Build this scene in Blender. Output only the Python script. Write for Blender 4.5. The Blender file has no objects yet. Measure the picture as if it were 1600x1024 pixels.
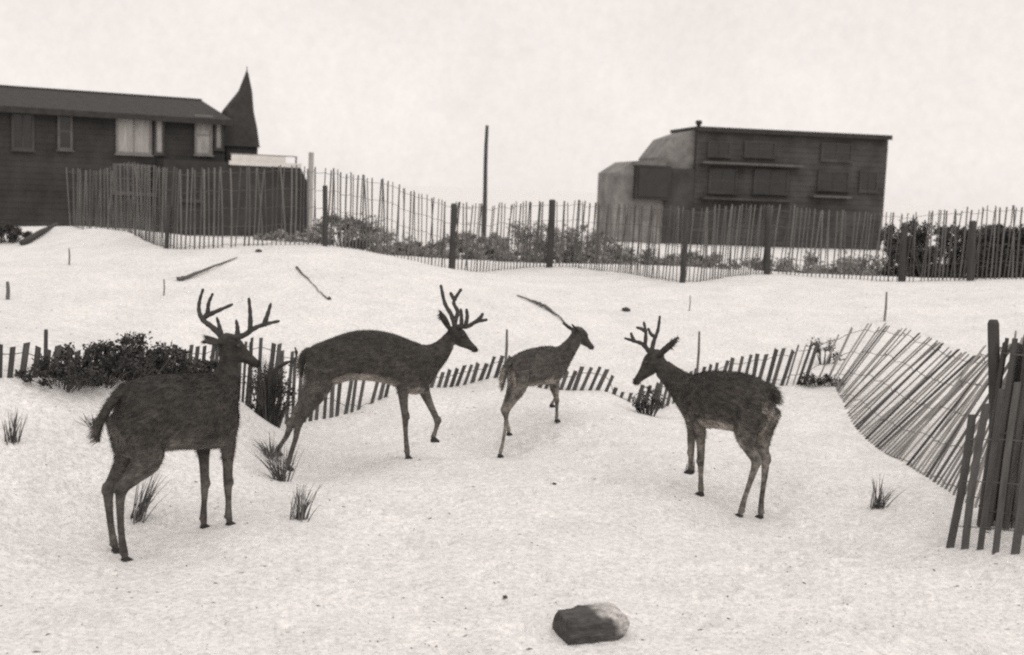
import bpy, bmesh, math, random
import numpy as np
from mathutils import Vector, Matrix, noise

random.seed(7)
rng = np.random.default_rng(7)
R = math.radians
scene = bpy.context.scene
col = scene.collection

# ------------------------------------------------------------------ camera
F = 1900.0                      # focal length in pixels of the 1600 px wide photograph
EYE = Vector((0, 0, 2.2))
PITCH = math.atan(217 / F)
ROLL = R(2.2)
cam_data = bpy.data.cameras.new("camera")
cam = bpy.data.objects.new("camera", cam_data)
col.objects.link(cam)
CR = Matrix.Rotation(math.pi / 2 - PITCH, 3, 'X') @ Matrix.Rotation(ROLL, 3, 'Z')
cam.matrix_world = Matrix.Translation(EYE) @ CR.to_4x4()
cam_data.sensor_width = 36.0
cam_data.lens = 36.0 * F / 1600.0
cam_data.dof.use_dof = True          # an old lens, wide open, focused on the deer
cam_data.dof.focus_distance = 8.3
cam_data.dof.aperture_fstop = 2.4
cam_data.clip_start = 0.1
cam_data.clip_end = 5000.0
scene.camera = cam

# ------------------------------------------------------------------ sky, sun, exposure
SUN_EL, SUN_AZ = R(62), R(35)          # high soft sun behind thin cloud, from the right and behind the viewer
world = bpy.data.worlds.new("World")
scene.world = world
world.use_nodes = True
wn, wl = world.node_tree.nodes, world.node_tree.links
wn.clear()
w_out = wn.new('ShaderNodeOutputWorld')
w_bg = wn.new('ShaderNodeBackground')
w_sky = wn.new('ShaderNodeTexSky')
w_sky.sky_type = 'NISHITA'
w_sky.sun_disc = False
w_sky.sun_elevation = SUN_EL
w_sky.sun_rotation = math.pi - SUN_AZ
w_bw = wn.new('ShaderNodeRGBToBW')
w_mixv = wn.new('ShaderNodeMix'); w_mixv.data_type = 'FLOAT'
w_mixv.inputs[0].default_value = 0.88       # cloud cover evens the clear sky out
w_mixv.inputs[3].default_value = 5.9
w_cl = wn.new('ShaderNodeTexNoise'); w_cl.inputs['Scale'].default_value = 7.0
w_cl.inputs['Detail'].default_value = 12.0; w_cl.inputs['Roughness'].default_value = 0.72
w_mr = wn.new('ShaderNodeMapRange')
w_mr.inputs['From Min'].default_value = 0.3; w_mr.inputs['From Max'].default_value = 0.7
w_mr.inputs['To Min'].default_value = 0.94; w_mr.inputs['To Max'].default_value = 1.05
w_mul = wn.new('ShaderNodeMath'); w_mul.operation = 'MULTIPLY'
w_tint = wn.new('ShaderNodeVectorMath'); w_tint.operation = 'SCALE'
w_tint.inputs[0].default_value = (1.07, 1.0, 0.955)
w_tc = wn.new('ShaderNodeTexCoord')
wl.new(w_tc.outputs['Generated'], w_cl.inputs['Vector'])
wl.new(w_sky.outputs[0], w_bw.inputs[0])
wl.new(w_bw.outputs[0], w_mixv.inputs[2])
wl.new(w_cl.outputs['Fac'], w_mr.inputs['Value'])
wl.new(w_mixv.outputs[0], w_mul.inputs[0])
w_c2 = wn.new('ShaderNodeTexNoise'); w_c2.inputs['Scale'].default_value = 110.0; w_c2.inputs['Detail'].default_value = 8.0; w_c2.inputs['Roughness'].default_value = 0.8
wl.new(w_tc.outputs['Generated'], w_c2.inputs['Vector'])
w_m2 = wn.new('ShaderNodeMapRange')
w_m2.inputs['From Min'].default_value = 0.35; w_m2.inputs['From Max'].default_value = 0.65
w_m2.inputs['To Min'].default_value = 0.955; w_m2.inputs['To Max'].default_value = 1.04
wl.new(w_c2.outputs['Fac'], w_m2.inputs['Value'])
w_mm = wn.new('ShaderNodeMath'); w_mm.operation = 'MULTIPLY'
wl.new(w_mr.outputs[0], w_mm.inputs[0]); wl.new(w_m2.outputs[0], w_mm.inputs[1])
wl.new(w_mm.outputs[0], w_mul.inputs[1])
wl.new(w_mul.outputs[0], w_tint.inputs['Scale'])
wl.new(w_tint.outputs[0], w_bg.inputs['Color'])
w_bg.inputs['Strength'].default_value = 0.1
wl.new(w_bg.outputs[0], w_out.inputs[0])

sun_data = bpy.data.lights.new("sun", 'SUN')
sun_data.energy = 1.4
sun_data.angle = R(110)
sun_data.color = (1.0, 0.955, 0.915)
sun = bpy.data.objects.new("sun", sun_data)
col.objects.link(sun)
sdir = Vector((math.sin(SUN_AZ) * math.cos(SUN_EL), -math.cos(SUN_AZ) * math.cos(SUN_EL), math.sin(SUN_EL)))
sun.rotation_euler = sdir.to_track_quat('Z', 'Y').to_euler()

vs = scene.view_settings
vs.view_transform = 'Standard'
vs.look = 'None'
vs.exposure = 0.56
vs.gamma = 1.0
vs.use_curve_mapping = False
try:
    scene.render.filter_size = 2.2
    scene.cycles.filter_width = 2.2
    scene.cycles.use_denoising = False
except Exception:
    pass

# ------------------------------------------------------------------ rays and helpers
def ray(px, py):
    return (CR @ Vector(((px - 800) / F, (512 - py) / F, -1.0)))

def at(px, py, Y):
    d = ray(px, py)
    return EYE + d * (Y / d.y)

def project(p):
    q = CR.transposed() @ (Vector(p) - EYE)
    return (800 + F * q.x / -q.z, 512 - F * q.y / -q.z)

def tag(o, label=None, cat=None, group=None, kind=None):
    if label: o['label'] = label
    if cat: o['category'] = cat
    if group: o['group'] = group
    if kind: o['kind'] = kind
    return o

def empty(name, loc=(0, 0, 0), rz=0.0, label=None, cat=None, group=None):
    o = bpy.data.objects.new(name, None)
    o.empty_display_size = 0.2
    o.location = loc
    o.rotation_euler = (0, 0, rz)
    col.objects.link(o)
    return tag(o, label, cat, group)

def link(name, mesh, mat=None, parent=None, loc=None):
    o = bpy.data.objects.new(name, mesh)
    col.objects.link(o)
    if mat is not None and not mesh.materials:
        mesh.materials.append(mat)
    if parent is not None: o.parent = parent
    if loc is not None: o.location = loc
    return o

def mesh_from(verts, faces, smooth=False):
    m = bpy.data.meshes.new("shape")
    m.from_pydata([tuple(v) for v in verts], [], faces)
    if smooth:
        m.polygons.foreach_set("use_smooth", [True] * len(m.polygons))
    m.update()
    return m

class MB:
    """collects shapes into one mesh"""
    def __init__(s): s.v = []; s.f = []
    def add(s, verts, faces):
        b = len(s.v); s.v += [tuple(v) for v in verts]
        s.f += [tuple(i + b for i in f) for f in faces]
        return s
    def box(s, x0, x1, y0, y1, z0, z1):
        v = [(x0,y0,z0),(x1,y0,z0),(x1,y1,z0),(x0,y1,z0),(x0,y0,z1),(x1,y0,z1),(x1,y1,z1),(x0,y1,z1)]
        return s.add(v, [(0,3,2,1),(4,5,6,7),(0,1,5,4),(1,2,6,5),(2,3,7,6),(3,0,4,7)])
    def tube(s, pts, rad, n=8, cap=True, flat=None):
        pts = [Vector(p) for p in pts]
        k = len(pts); rings = []
        up = Vector((0.13, 0.31, 0.94)).normalized()
        prev = None
        for i, p in enumerate(pts):
            t = (pts[min(i+1, k-1)] - pts[max(i-1, 0)])
            t = t.normalized() if t.length > 1e-9 else Vector((0, 0, 1))
            if prev is None:
                a = t.cross(up)
                if a.length < 1e-3: a = t.cross(Vector((1, 0, 0)))
            else:
                a = prev - t * prev.dot(t)
            a.normalize(); prev = a
            b = t.cross(a)
            r = rad[i] if hasattr(rad, '__len__') else rad
            ring = []
            for j in range(n):
                q = 2 * math.pi * j / n
                off = a * math.cos(q) * r + b * math.sin(q) * r
                if flat is not None:      # squeeze along an axis
                    ax, sc = flat
                    off -= ax * off.dot(ax) * (1 - sc)
                ring.append(p + off)
            rings.append(ring)
        b0 = len(s.v)
        for rg in rings: s.v += [tuple(q) for q in rg]
        for i in range(k - 1):
            for j in range(n):
                a0 = b0 + i*n + j; a1 = b0 + i*n + (j+1) % n
                s.f.append((a0, a1, a1 + n, a0 + n))
        if cap:
            s.f.append(tuple(b0 + j for j in reversed(range(n))))
            s.f.append(tuple(b0 + (k-1)*n + j for j in range(n)))
        return s
    def loft(s, rings):
        n = len(rings[0]); b0 = len(s.v)
        for rg in rings: s.v += [tuple(q) for q in rg]
        for i in range(len(rings) - 1):
            for j in range(n):
                a0 = b0 + i*n + j; a1 = b0 + i*n + (j+1) % n
                s.f.append((a0, a1, a1 + n, a0 + n))
        for base, rev in ((b0, True), (b0 + (len(rings)-1)*n, False)):
            c = sum((Vector(s.v[base+j]) for j in range(n)), Vector()) / n
            ci = len(s.v); s.v.append(tuple(c))
            for j in range(n):
                a0, a1 = base + j, base + (j+1) % n
                s.f.append((ci, a1, a0) if rev else (ci, a0, a1))
        return s
    def mesh(s, smooth=False):
        return mesh_from(s.v, s.f, smooth)
    def build(s, name, mat, parent=None, smooth=False, loc=None):
        return link(name, s.mesh(smooth), mat, parent, loc)

def catmull(pts, per=5):
    """pts: list of tuples of any dimension"""
    P = [np.array(p, float) for p in pts]
    P = [2*P[0]-P[1]] + P + [2*P[-1]-P[-2]]
    out = []
    for i in range(1, len(P) - 2):
        p0, p1, p2, p3 = P[i-1], P[i], P[i+1], P[i+2]
        for k in range(per):
            t = k / per
            out.append(0.5*((2*p1)+(-p0+p2)*t+(2*p0-5*p1+4*p2-p3)*t*t+(-p0+3*p1-3*p2+p3)*t**3))
    out.append(P[-2])
    return out

# ------------------------------------------------------------------ materials
def tone(v):
    return (v * 1.04, v * 1.0, v * 0.96, 1)

def material(name, v, v2=None, scale=6.0, rough=0.85, bump=0.0, bscale=60.0, detail=6.0, stretch=None, spec=0.25, coords='Object', attr=None, rnd=0.0):
    m = bpy.data.materials.new(name); m.use_nodes = True
    N, L = m.node_tree.nodes, m.node_tree.links
    b = N['Principled BSDF']
    b.inputs['Roughness'].default_value = rough
    b.inputs['Specular IOR Level'].default_value = spec
    tc = N.new('ShaderNodeTexCoord'); mp = N.new('ShaderNodeMapping')
    L.new(tc.outputs[coords], mp.inputs[0])
    if stretch: mp.inputs['Scale'].default_value = stretch
    ns = N.new('ShaderNodeTexNoise'); ns.inputs['Scale'].default_value = scale; ns.inputs['Detail'].default_value = detail
    ns.inputs['Roughness'].default_value = 0.65
    L.new(mp.outputs[0], ns.inputs['Vector'])
    rp = N.new('ShaderNodeValToRGB')
    rp.color_ramp.elements[0].position = 0.3; rp.color_ramp.elements[1].position = 0.7
    rp.color_ramp.elements[0].color = tone(v); rp.color_ramp.elements[1].color = tone(v2 if v2 is not None else v)
    L.new(ns.outputs['Fac'], rp.inputs[0])
    src = rp.outputs[0]
    if attr:
        at_ = N.new('ShaderNodeAttribute'); at_.attribute_name = attr
        mx = N.new('ShaderNodeMix'); mx.data_type = 'RGBA'; mx.blend_type = 'MULTIPLY'; mx.inputs[0].default_value = 1.0
        L.new(src, mx.inputs[6]); L.new(at_.outputs['Color'], mx.inputs[7]); src = mx.outputs[2]
    if rnd:
        oi = N.new('ShaderNodeObjectInfo'); mr = N.new('ShaderNodeMapRange')
        mr.inputs['To Min'].default_value = 1 - rnd; mr.inputs['To Max'].default_value = 1 + rnd
        L.new(oi.outputs['Random'], mr.inputs['Value'])
        vm = N.new('ShaderNodeVectorMath'); vm.operation = 'SCALE'
        L.new(src, vm.inputs[0]); L.new(mr.outputs[0], vm.inputs['Scale']); src = vm.outputs[0]
    L.new(src, b.inputs['Base Color'])
    if bump:
        n2 = N.new('ShaderNodeTexNoise'); n2.inputs['Scale'].default_value = bscale; n2.inputs['Detail'].default_value = 5
        L.new(mp.outputs[0], n2.inputs['Vector'])
        bp = N.new('ShaderNodeBump'); bp.inputs['Strength'].default_value = bump; bp.inputs['Distance'].default_value = 0.02
        L.new(n2.outputs['Fac'], bp.inputs['Height']); L.new(bp.outputs[0], b.inputs['Normal'])
    return m

def sand_material():
    m = bpy.data.materials.new("dune_sand"); m.use_nodes = True
    N, L = m.node_tree.nodes, m.node_tree.links
    b = N['Principled BSDF']; b.inputs['Roughness'].default_value = 0.95; b.inputs['Specular IOR Level'].default_value = 0.1
    tc = N.new('ShaderNodeTexCoord')
    def nz(scale, det, rough=0.6):
        n = N.new('ShaderNodeTexNoise'); n.inputs['Scale'].default_value = scale; n.inputs['Detail'].default_value = det
        n.inputs['Roughness'].default_value = rough
        L.new(tc.outputs['Object'], n.inputs['Vector']); return n
    def mrange(n, f0, f1, t0, t1):
        r = N.new('ShaderNodeMapRange'); r.inputs['From Min'].default_value = f0; r.inputs['From Max'].default_value = f1
        r.inputs['To Min'].default_value = t0; r.inputs['To Max'].default_value = t1
        L.new(n.outputs['Fac'], r.inputs['Value']); return r
    a1 = mrange(nz(26, 10, 0.85), 0.36, 0.64, 0.66, 1.16)    # grains, shell grit, damp specks
    a2 = mrange(nz(1.6, 10, 0.78), 0.34, 0.66, 0.88, 1.07)         # broad drifts
    a3 = mrange(nz(70, 3, 0.7), 0.32, 0.44, 0.55, 1.0)    # dark flecks
    mu = N.new('ShaderNodeMath'); mu.operation = 'MULTIPLY'; L.new(a1.outputs[0], mu.inputs[0]); L.new(a2.outputs[0], mu.inputs[1])
    mu2 = N.new('ShaderNodeMath'); mu2.operation = 'MULTIPLY'; L.new(mu.outputs[0], mu2.inputs[0]); L.new(a3.outputs[0], mu2.inputs[1])
    sc = N.new('ShaderNodeVectorMath'); sc.operation = 'SCALE'; sc.inputs[0].default_value = (0.69, 0.676, 0.665)
    L.new(mu2.outputs[0], sc.inputs['Scale']); L.new(sc.outputs[0], b.inputs['Base Color'])
    n2 = nz(24, 8, 0.7); n3 = nz(4, 4)
    ad = N.new('ShaderNodeMath'); ad.operation = 'ADD'; L.new(n2.outputs['Fac'], ad.inputs[0]); L.new(n3.outputs['Fac'], ad.inputs[1])
    bp = N.new('ShaderNodeBump'); bp.inputs['Strength'].default_value = 0.45; bp.inputs['Distance'].default_value = 0.03
    L.new(ad.outputs[0], bp.inputs['Height']); L.new(bp.outputs[0], b.inputs['Normal'])
    return m

M = {}
M['sand'] = sand_material()
M['slat_grey'] = material('weathered_slat', 0.09, 0.18, 5, 0.9, 0.5, 40, stretch=(6, 6, 0.6), rnd=0.3)
M['slat_pale'] = material('bleached_slat', 0.14, 0.30, 5, 0.9, 0.5, 40, stretch=(6, 6, 0.6), rnd=0.35)
M['slat_far'] = material('sun_bleached_slat', 0.075, 0.16, 5, 0.9, 0.5, 40, stretch=(6, 6, 0.6), rnd=0.3)
M['slat_dark'] = material('dark_slat', 0.045, 0.10, 5, 0.9, 0.5, 40, stretch=(6, 6, 0.6), rnd=0.3)
M['post'] = material('dark_post_wood', 0.035, 0.07, 8, 0.9, 0.5, 50, stretch=(4, 4, 0.5))
M['wire'] = material('rusty_wire', 0.06, 0.12, 30, 0.7)
M['drift'] = material('driftwood', 0.06, 0.14, 9, 0.9, 0.6, 50, stretch=(1, 4, 4))
M['leaf'] = material('shrub_leaf', 0.028, 0.07, 14, 0.7, attr='Col')
M['farleaf'] = material('scrub_leaf', 0.13, 0.27, 5, 0.8, attr='Col')
M['twig'] = material('shrub_twig', 0.05, 0.09, 20, 0.9)
M['grass'] = material('beach_grass', 0.06, 0.12, 12, 0.8, attr='Col')
M['coat'] = material('deer_coat', 0.5, 1.6, 34, 0.7, 0.5, 90, stretch=(0.5, 1, 1), attr='Col', spec=0.2)
M['antler'] = material('velvet_antler', 0.035, 0.065, 30, 0.9, 0.4, 120)
M['hoof'] = material('hoof_horn', 0.018, 0.03, 30, 0.5)
M['eye'] = material('eye', 0.008, 0.01, 10, 0.12, spec=0.6)
M['stone'] = material('weathered_block', 0.07, 0.17, 9, 0.9, 0.8, 35)
M['shingle'] = material('dark_shingle', 0.022, 0.05, 1.1, 0.9, 0.4, 12)
M['roofing'] = material('dark_roofing', 0.024, 0.045, 4, 0.9, 0.4, 16)
M['shingle_grey'] = material('grey_shingle', 0.03, 0.075, 0.9, 0.9, 0.4, 12)
M['pale_wall'] = material('pale_lit_wall', 0.10, 0.24, 1.5, 0.9, 0.3, 12)  # left side of the boxy house, its lit brightness put into the colour
M['trim'] = material('pale_trim', 0.45, 0.60, 4, 0.8)
M['greytrim'] = material('grey_trim', 0.13, 0.2, 4, 0.8)
M['curtain'] = material('curtain', 0.2, 0.38, 4, 0.9, stretch=(3, 1, 0.4))
M['darkglass'] = material('dark_pane', 0.02, 0.03, 3, 0.15, spec=0.4)
M['weathered'] = material('weathered_trim', 0.07, 0.12, 4, 0.9)
M['redroof'] = material('cottage_roof', 0.16, 0.22, 2, 0.9)

# ------------------------------------------------------------------ deer joints traced in each animal's own planes
class Deer:
    def __init__(s, px, py, Y, head):
        s.A = at(px, py, Y); s.a = R(head)
        s.f = Vector((math.cos(s.a), math.sin(s.a), 0)); s.r = Vector((math.sin(s.a), -math.cos(s.a), 0))
        s.base = Vector((s.A.x, s.A.y, 0.0))
    def world(s, px, py, d=0.0):
        v = ray(px, py)
        t = (d + (s.A - EYE).dot(s.r)) / v.dot(s.r)
        return EYE + v * t
    def loc(s, p):
        q = p - s.base
        return Vector((q.dot(s.f), -q.dot(s.r), q.z))
    def pt(s, px, py, d=0.0):
        return s.loc(s.world(px, py, d))

DEER = []
DEER.append(dict(
    frame=Deer(270, 690, 7.15, 42), headyaw=12,
    label="large dark buck on the left with wide many-pointed antlers, nearest of the deer", 
    torso=[((188,624),(184,668),.06),((194,604),(190,710),.125),((212,593),(212,716),.165),((243,586),(252,704),.19),
           ((282,584),(288,701),.205),((314,583),(318,701),.195),((338,585),(342,697),.165),((355,596),(360,682),.115),((364,622),(367,656),.05)],
    neck=[((330,592),(366,662),.12),((338,580),(368,622),.095),((344,562),(371,592),.075),((347,545),(369,566),.064)],
    skull=(360,539), nose=(408,569),
    ears=((341,533,-.05),(325,527,-.12)),
    antlers=[[[(347,526,-.04),(331,511,-.08),(317,500,-.13),(311,486,-.16),(312,470,-.17),(317,453,-.16)],
              [(317,500,-.13),(324,489,-.12),(326,474,-.10),(332,460,-.08)],
              [(322,494,-.125),(340,486,-.09),(363,476,-.05)], [(346,524,-.04),(343,511,-.05),(339,497,-.05)]],
             [[(367,527,.04),(381,524,.09),(400,512,.14),(418,506,.17),(436,502,.17)],
              [(391,518,.12),(391,492,.14),(389,467,.15)], [(412,509,.16),(418,492,.17),(423,475,.17)],
              [(371,525,.05),(371,512,.05),(369,501,.05)]]],
    aw=(.020,.0085),
    legs=dict(
      hr=[(216,650,.09,.125),(231,712,.10,.095),(208,744,.09,.056),(190,767,.08,.034),(188,800,.08,.023),(190,838,.075,.021),(193,860,.07,.025),(196,872,.07,.020)],
      hl=[(196,650,-.09,.115),(203,712,-.10,.09),(183,744,-.09,.052),(170,767,-.08,.034),(171,800,-.08,.023),(175,832,-.075,.021),(178,848,-.07,.024),(181,858,-.07,.019)],
      fr=[(350,645,.10,.085),(356,690,.09,.05),(356,722,.085,.034),(356,755,.08,.028),(357,784,.08,.019),(357,804,.08,.023),(359,817,.08,.018)],
      fl=[(330,655,-.09,.08),(319,696,-.09,.046),(319,724,-.085,.032),(320,757,-.08,.027),(319,785,-.08,.019),(318,808,-.08,.023),(319,821,-.08,.018)]),
    tail=[(196,602,.026),(176,627,.028),(160,652,.025),(151,675,.024),(155,691,.008)], tone=0.040, k=1.0, pale=.35, flank=.3))
DEER.append(dict(
    frame=Deer(580, 560, 9.5, 4), headyaw=2,
    label="long-bodied dark buck walking right with one foreleg raised, behind the nearest buck",
    torso=[((479,552),(480,585),.06),((487,541),(487,602),.12),((506,533),(508,606),.155),((546,519),(546,594),.19),((580,516),(584,595),.2),
           ((612,521),(614,602),.19),((642,532),(642,616),.155),((662,540),(664,612),.115),((676,553),(677,588),.06)],
    neck=[((644,536),(668,607),.12),((668,539),(686,580),.088),((684,532),(700,561),.068),((697,520),(709,543),.054)],
    skull=(714,523), nose=(748,547),
    ears=((702,512,-.05),(687,484,-.10)),
    antlers=[[[(711,509,-.04),(705,492,-.08),(695,474,-.12),(689,447,-.14)], [(711,504,-.05),(715,487,-.08),(709,472,-.10),(720,453,-.11)],
              [(711,470,-.10),(706,462,-.12),(704,458,-.12)]],
             [[(718,510,.04),(731,510,.09),(744,503,.13),(760,500,.15)], [(744,503,.13),(751,496,.14),(754,491,.14)],
              [(721,509,.05),(721,495,.06),(720,484,.06)], [(727,510,.08),(730,496,.09),(729,484,.10)]]],
    aw=(.021,.0125),
    legs=dict(
      fr=[(634,585,.10,.08),(630,612,.09,.046),(631,632,.08,.034),(633,652,.075,.027),(634,680,.07,.019),(636,703,.07,.023),(637,714,.07,.018)],
      fl=[(656,590,-.09,.075),(664,614,-.09,.044),(674,637,-.08,.029),(683,658,-.08,.025),(681,671,-.08,.018),(678,680,-.08,.021),(677,685,-.08,.017)],
      hr=[(503,575,.09,.125),(497,607,.10,.095),(480,638,.09,.055),(467,661,.08,.034),(462,685,.08,.022),(455,708,.07,.020),(451,722,.07,.023),(449,729,.07,.018)],
      hl=[(498,578,-.09,.115),(488,610,-.10,.085),(470,638,-.09,.05),(455,664,-.08,.032),(447,683,-.08,.021),(438,696,-.07,.019),(434,702,-.07,.021),(432,706,-.07,.017)]),
    tail=[(484,545,.022),(475,554,.028),(471,572,.024),(472,590,.008)], tone=0.040, k=1.0, flank=.3))
DEER.append(dict(
    frame=Deer(835, 575, 10.6, 48), headyaw=28,
    label="small slender deer without antlers, standing between the two middle bucks",
    torso=[((799,568),(799,584),.045),((804,558),(803,599),.085),((817,550),(820,603),.115),((837,544),(841,601),.135),((856,541),(860,599),.13),
           ((868,543),(872,590),.095),((876,552),(879,575),.045)],
    neck=[((858,543),(878,586),.085),((874,541),(889,566),.062),((887,530),(899,549),.05),((895,519),(906,537),.044)],
    skull=(905,522), nose=(928,543),
    ears=((897,516,-.04),(879,504,-.08)),
    antlers=[], aw=(.01,.008),
    legs=dict(
      fr=[(868,572,.07,.06),(869,595,.065,.034),(869,611,.06,.024),(870,627,.055,.02),(870,642,.05,.0145),(870,651,.05,.017),(870,656,.05,.014)],
      fl=[(861,575,-.06,.055),(862,596,-.06,.032),(864,610,-.055,.022),(868,621,-.05,.019),(865,627,-.05,.014),(863,630,-.05,.016),(862,633,-.05,.013)],
      hr=[(812,577,.07,.088),(812,603,.075,.068),(801,626,.065,.038),(792,643,.06,.025),(790,664,.055,.0165),(786,690,.05,.015),(783,703,.05,.018),(781,711,.05,.014)],
      hl=[(806,577,-.06,.08),(803,604,-.07,.058),(793,626,-.06,.034),(787,641,-.06,.024),(791,655,-.05,.016),(794,667,-.05,.015),(795,672,-.05,.017),(795,677,-.05,.013)]),
    tail=[(802,562,.016),(790,574,.026),(786,592,.024),(784,611,.007)], tone=0.062, k=0.75, throat=.75, flank=.9))
DEER.append(dict(
    frame=Deer(1130, 625, 8.5, 139), headyaw=168,
    label="dark buck on the right facing left with upright ear and branching antlers",
    torso=[((1206,612),(1204,640),.055),((1198,601),(1197,664),.11),((1181,590),(1181,678),.15),((1154,582),(1154,674),.178),((1125,580),(1126,669),.185),
           ((1101,581),(1100,668),.165),((1084,588),(1082,662),.125),((1074,600),(1072,640),.06)],
    neck=[((1094,584),(1074,654),.115),((1076,584),(1054,622),.09),((1058,574),(1040,602),.07),((1043,564),(1028,588),.06)],
    skull=(1021,563), nose=(988,598),
    ears=((1030,554,-.06),(1057,533,-.13)),
    antlers=[[[(1015,550,-.04),(1004,538,-.07),(990,533,-.10),(977,529,-.12)], [(991,534,-.10),(988,527,-.11),(986,521,-.11)],
              [(1008,541,-.06),(1009,520,-.10),(1006,504,-.11)], [(1009,518,-.10),(1002,514,-.11),(995,512,-.11)]],
             [[(1018,549,.04),(1022,532,.08),(1028,516,.11),(1031,495,.12)], [(1024,527,.09),(1017,522,.09),(1013,514,.09)]]],
    aw=(.019,.0095),
    legs=dict(
      fl=[(1088,642,-.09,.08),(1093,670,-.09,.045),(1095,696,-.08,.032),(1095,722,-.075,.026),(1095,745,-.07,.018),(1095,762,-.07,.022),(1095,770,-.07,.017)],
      fr=[(1082,642,.09,.075),(1082,670,.09,.042),(1080,691,.08,.03),(1080,708,.075,.024),(1079,721,.07,.018),(1079,730,.07,.021),(1079,735,.07,.017)],
      hl=[(1178,640,-.08,.12),(1166,676,-.10,.085),(1172,701,-.09,.05),(1181,722,-.08,.033),(1173,750,-.08,.021),(1163,780,-.07,.019),(1159,796,-.07,.023),(1156,804,-.07,.018)],
      hr=[(1195,640,.08,.115),(1190,674,.10,.08),(1191,700,.09,.05),(1196,719,.08,.033),(1194,750,.08,.021),(1190,780,.07,.019),(1189,798,.07,.023),(1188,806,.07,.018)]),
    tail=[(1200,602,.026),(1209,611,.026),(1214,621,.022),(1213,632,.008)], tone=0.047, k=0.93, throat=.75, flank=1.1))

# ------------------------------------------------------------------ terrain through the points where things touch it
ctrl = []
def cp(px, py, Y, dz=0.0):
    p = at(px, py, Y); ctrl.append((p.x, p.y, p.z + dz)); return p

for D in DEER:
    fr = D['frame']
    for nm, chain in D['legs'].items():
        h = chain[-1]
        w = fr.world(h[0], h[1] + 4, h[2])
        D.setdefault('feet', {})[nm] = w
RAISED = {1: ('fl',), 2: ('hl', 'fl'), 3: ('fr',), 0: ()}
for i, D in enumerate(DEER):
    for nm, w in D['feet'].items():
        if nm not in RAISED[i]: ctrl.append((w.x, w.y, w.z))
if True:
    for i, D in enumerate(DEER):
        print("DEER", i, {k: (round(v.x,2), round(v.y,2), round(v.z,3)) for k, v in D['feet'].items()})

HOLLOW = [  # px, py, Y, exposed, leanX
 (-60,592,8.3,.23,.10),(60,590,8.6,.23,.14),(200,586,9.2,.18,.1),(330,592,9.9,.3,.1),(385,655,10.6,.72,.05),(440,662,10.9,.68,.05),(500,655,11.3,.55,.06),
 (560,638,11.6,.38,.12),(640,607,12.0,.18,.25),(720,602,12.4,.21,.3),(785,588,12.5,.25,.32),(840,606,12.4,.17,.3),(900,611,12.2,.27,.36),(940,611,12.2,.2,.36),
 (972,622,12.2,.06,.3),(1010,640,12.2,.28,.2),(1100,612,12.6,.30,.15),(1210,603,12.6,.40,.22),(1262,598,12.8,.52,.3),(1298,600,12.7,.72,.5),(1312,618,12.2,.9,.75),
 (1326,650,11.45,1.05,.92),(1345,676,10.9,1.1,.95),(1390,712,10.0,1.16,.85),(1450,748,9.0,1.18,.55),(1500,777,8.35,1.2,.33),(1545,805,7.85,1.2,.15),(1600,840,7.35,1.2,.08),(1640,865,7.0,1.2,.05)]
BACK = [(110,355,22.4,1.05,.0),(180,364,20.8,1.1,.0),(262,388,18.0,1.18,.0),(400,384,18.3,1.18,.0),(508,384,18.6,1.17,.0),(610,400,19.4,1.17,.0),(706,424,20.2,1.14,.02),(858,417,21.4,1.16,.02),
        (960,425,20.4,1.15,.03),(1066,440,19.0,1.17,.02),(1198,428,20.2,1.14,.03),(1300,434,20.2,1.12,.03),(1408,441,20.2,1.14,.02),(1515,437,19.4,1.16,.02),(1680,438,19.4,1.16,.0)]
for t in HOLLOW: cp(*t[:3])
for t in BACK: cp(*t[:3])
for px in (-100, 250, 800, 1300, 1700): cp(px, 1060, 5.5) if False else ctrl.append(((px-800)/F*5.4, 5.4, 0.0))
for x in (-9, -4, 0, 4, 9):
    ctrl.append((x, 2.5, 0.0)); ctrl.append((x * 1.3, -3.0, 0.0))
ctrl.append((-2.6, 6.6, .02)); ctrl.append((3.4, 6.2, .12)); ctrl.append((1.9, 6.9, .03)); ctrl.append((2.2, 9.2, .08)); ctrl.append((-.6, 7.6, .02))
cp(150, 356, 20.5); cp(40, 384, 20.0); cp(-200, 380, 20)
cp(300, 470, 14.5); cp(600, 480, 15.0); cp(900, 500, 15.5); cp(1200, 495, 16); cp(1500, 500, 16); cp(60, 480, 13.0)
for x in (-22, -14, -7, 0, 7, 14, 22):
    ctrl.append((x, 31, 0.15)); ctrl.append((x * 1.6, 45, 0.0)); ctrl.append((x * 2.2, 62, 0.0))
ctrl += [(-10, 9, .7), (-12, 14, .9), (-14, 20, 1.1), (9, 9, .5), (11, 14, .8), (13, 20, .95), (-8, 5, .2), (8, 5.5, .3)]
CT = np.array(ctrl)

def tps_fit(C, lam=0.004):
    n = len(C); P = C[:, :2]
    d2 = ((P[:, None] - P[None]) ** 2).sum(-1)
    K = 0.5 * d2 * np.log(d2 + 1e-12) + lam * np.eye(n)
    Q = np.hstack([np.ones((n, 1)), P])
    A = np.block([[K, Q], [Q.T, np.zeros((3, 3))]])
    sol = np.linalg.lstsq(A, np.concatenate([C[:, 2], np.zeros(3)]), rcond=None)[0]
    return sol[:n], sol[n:]
TW, TA = tps_fit(CT)

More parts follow.
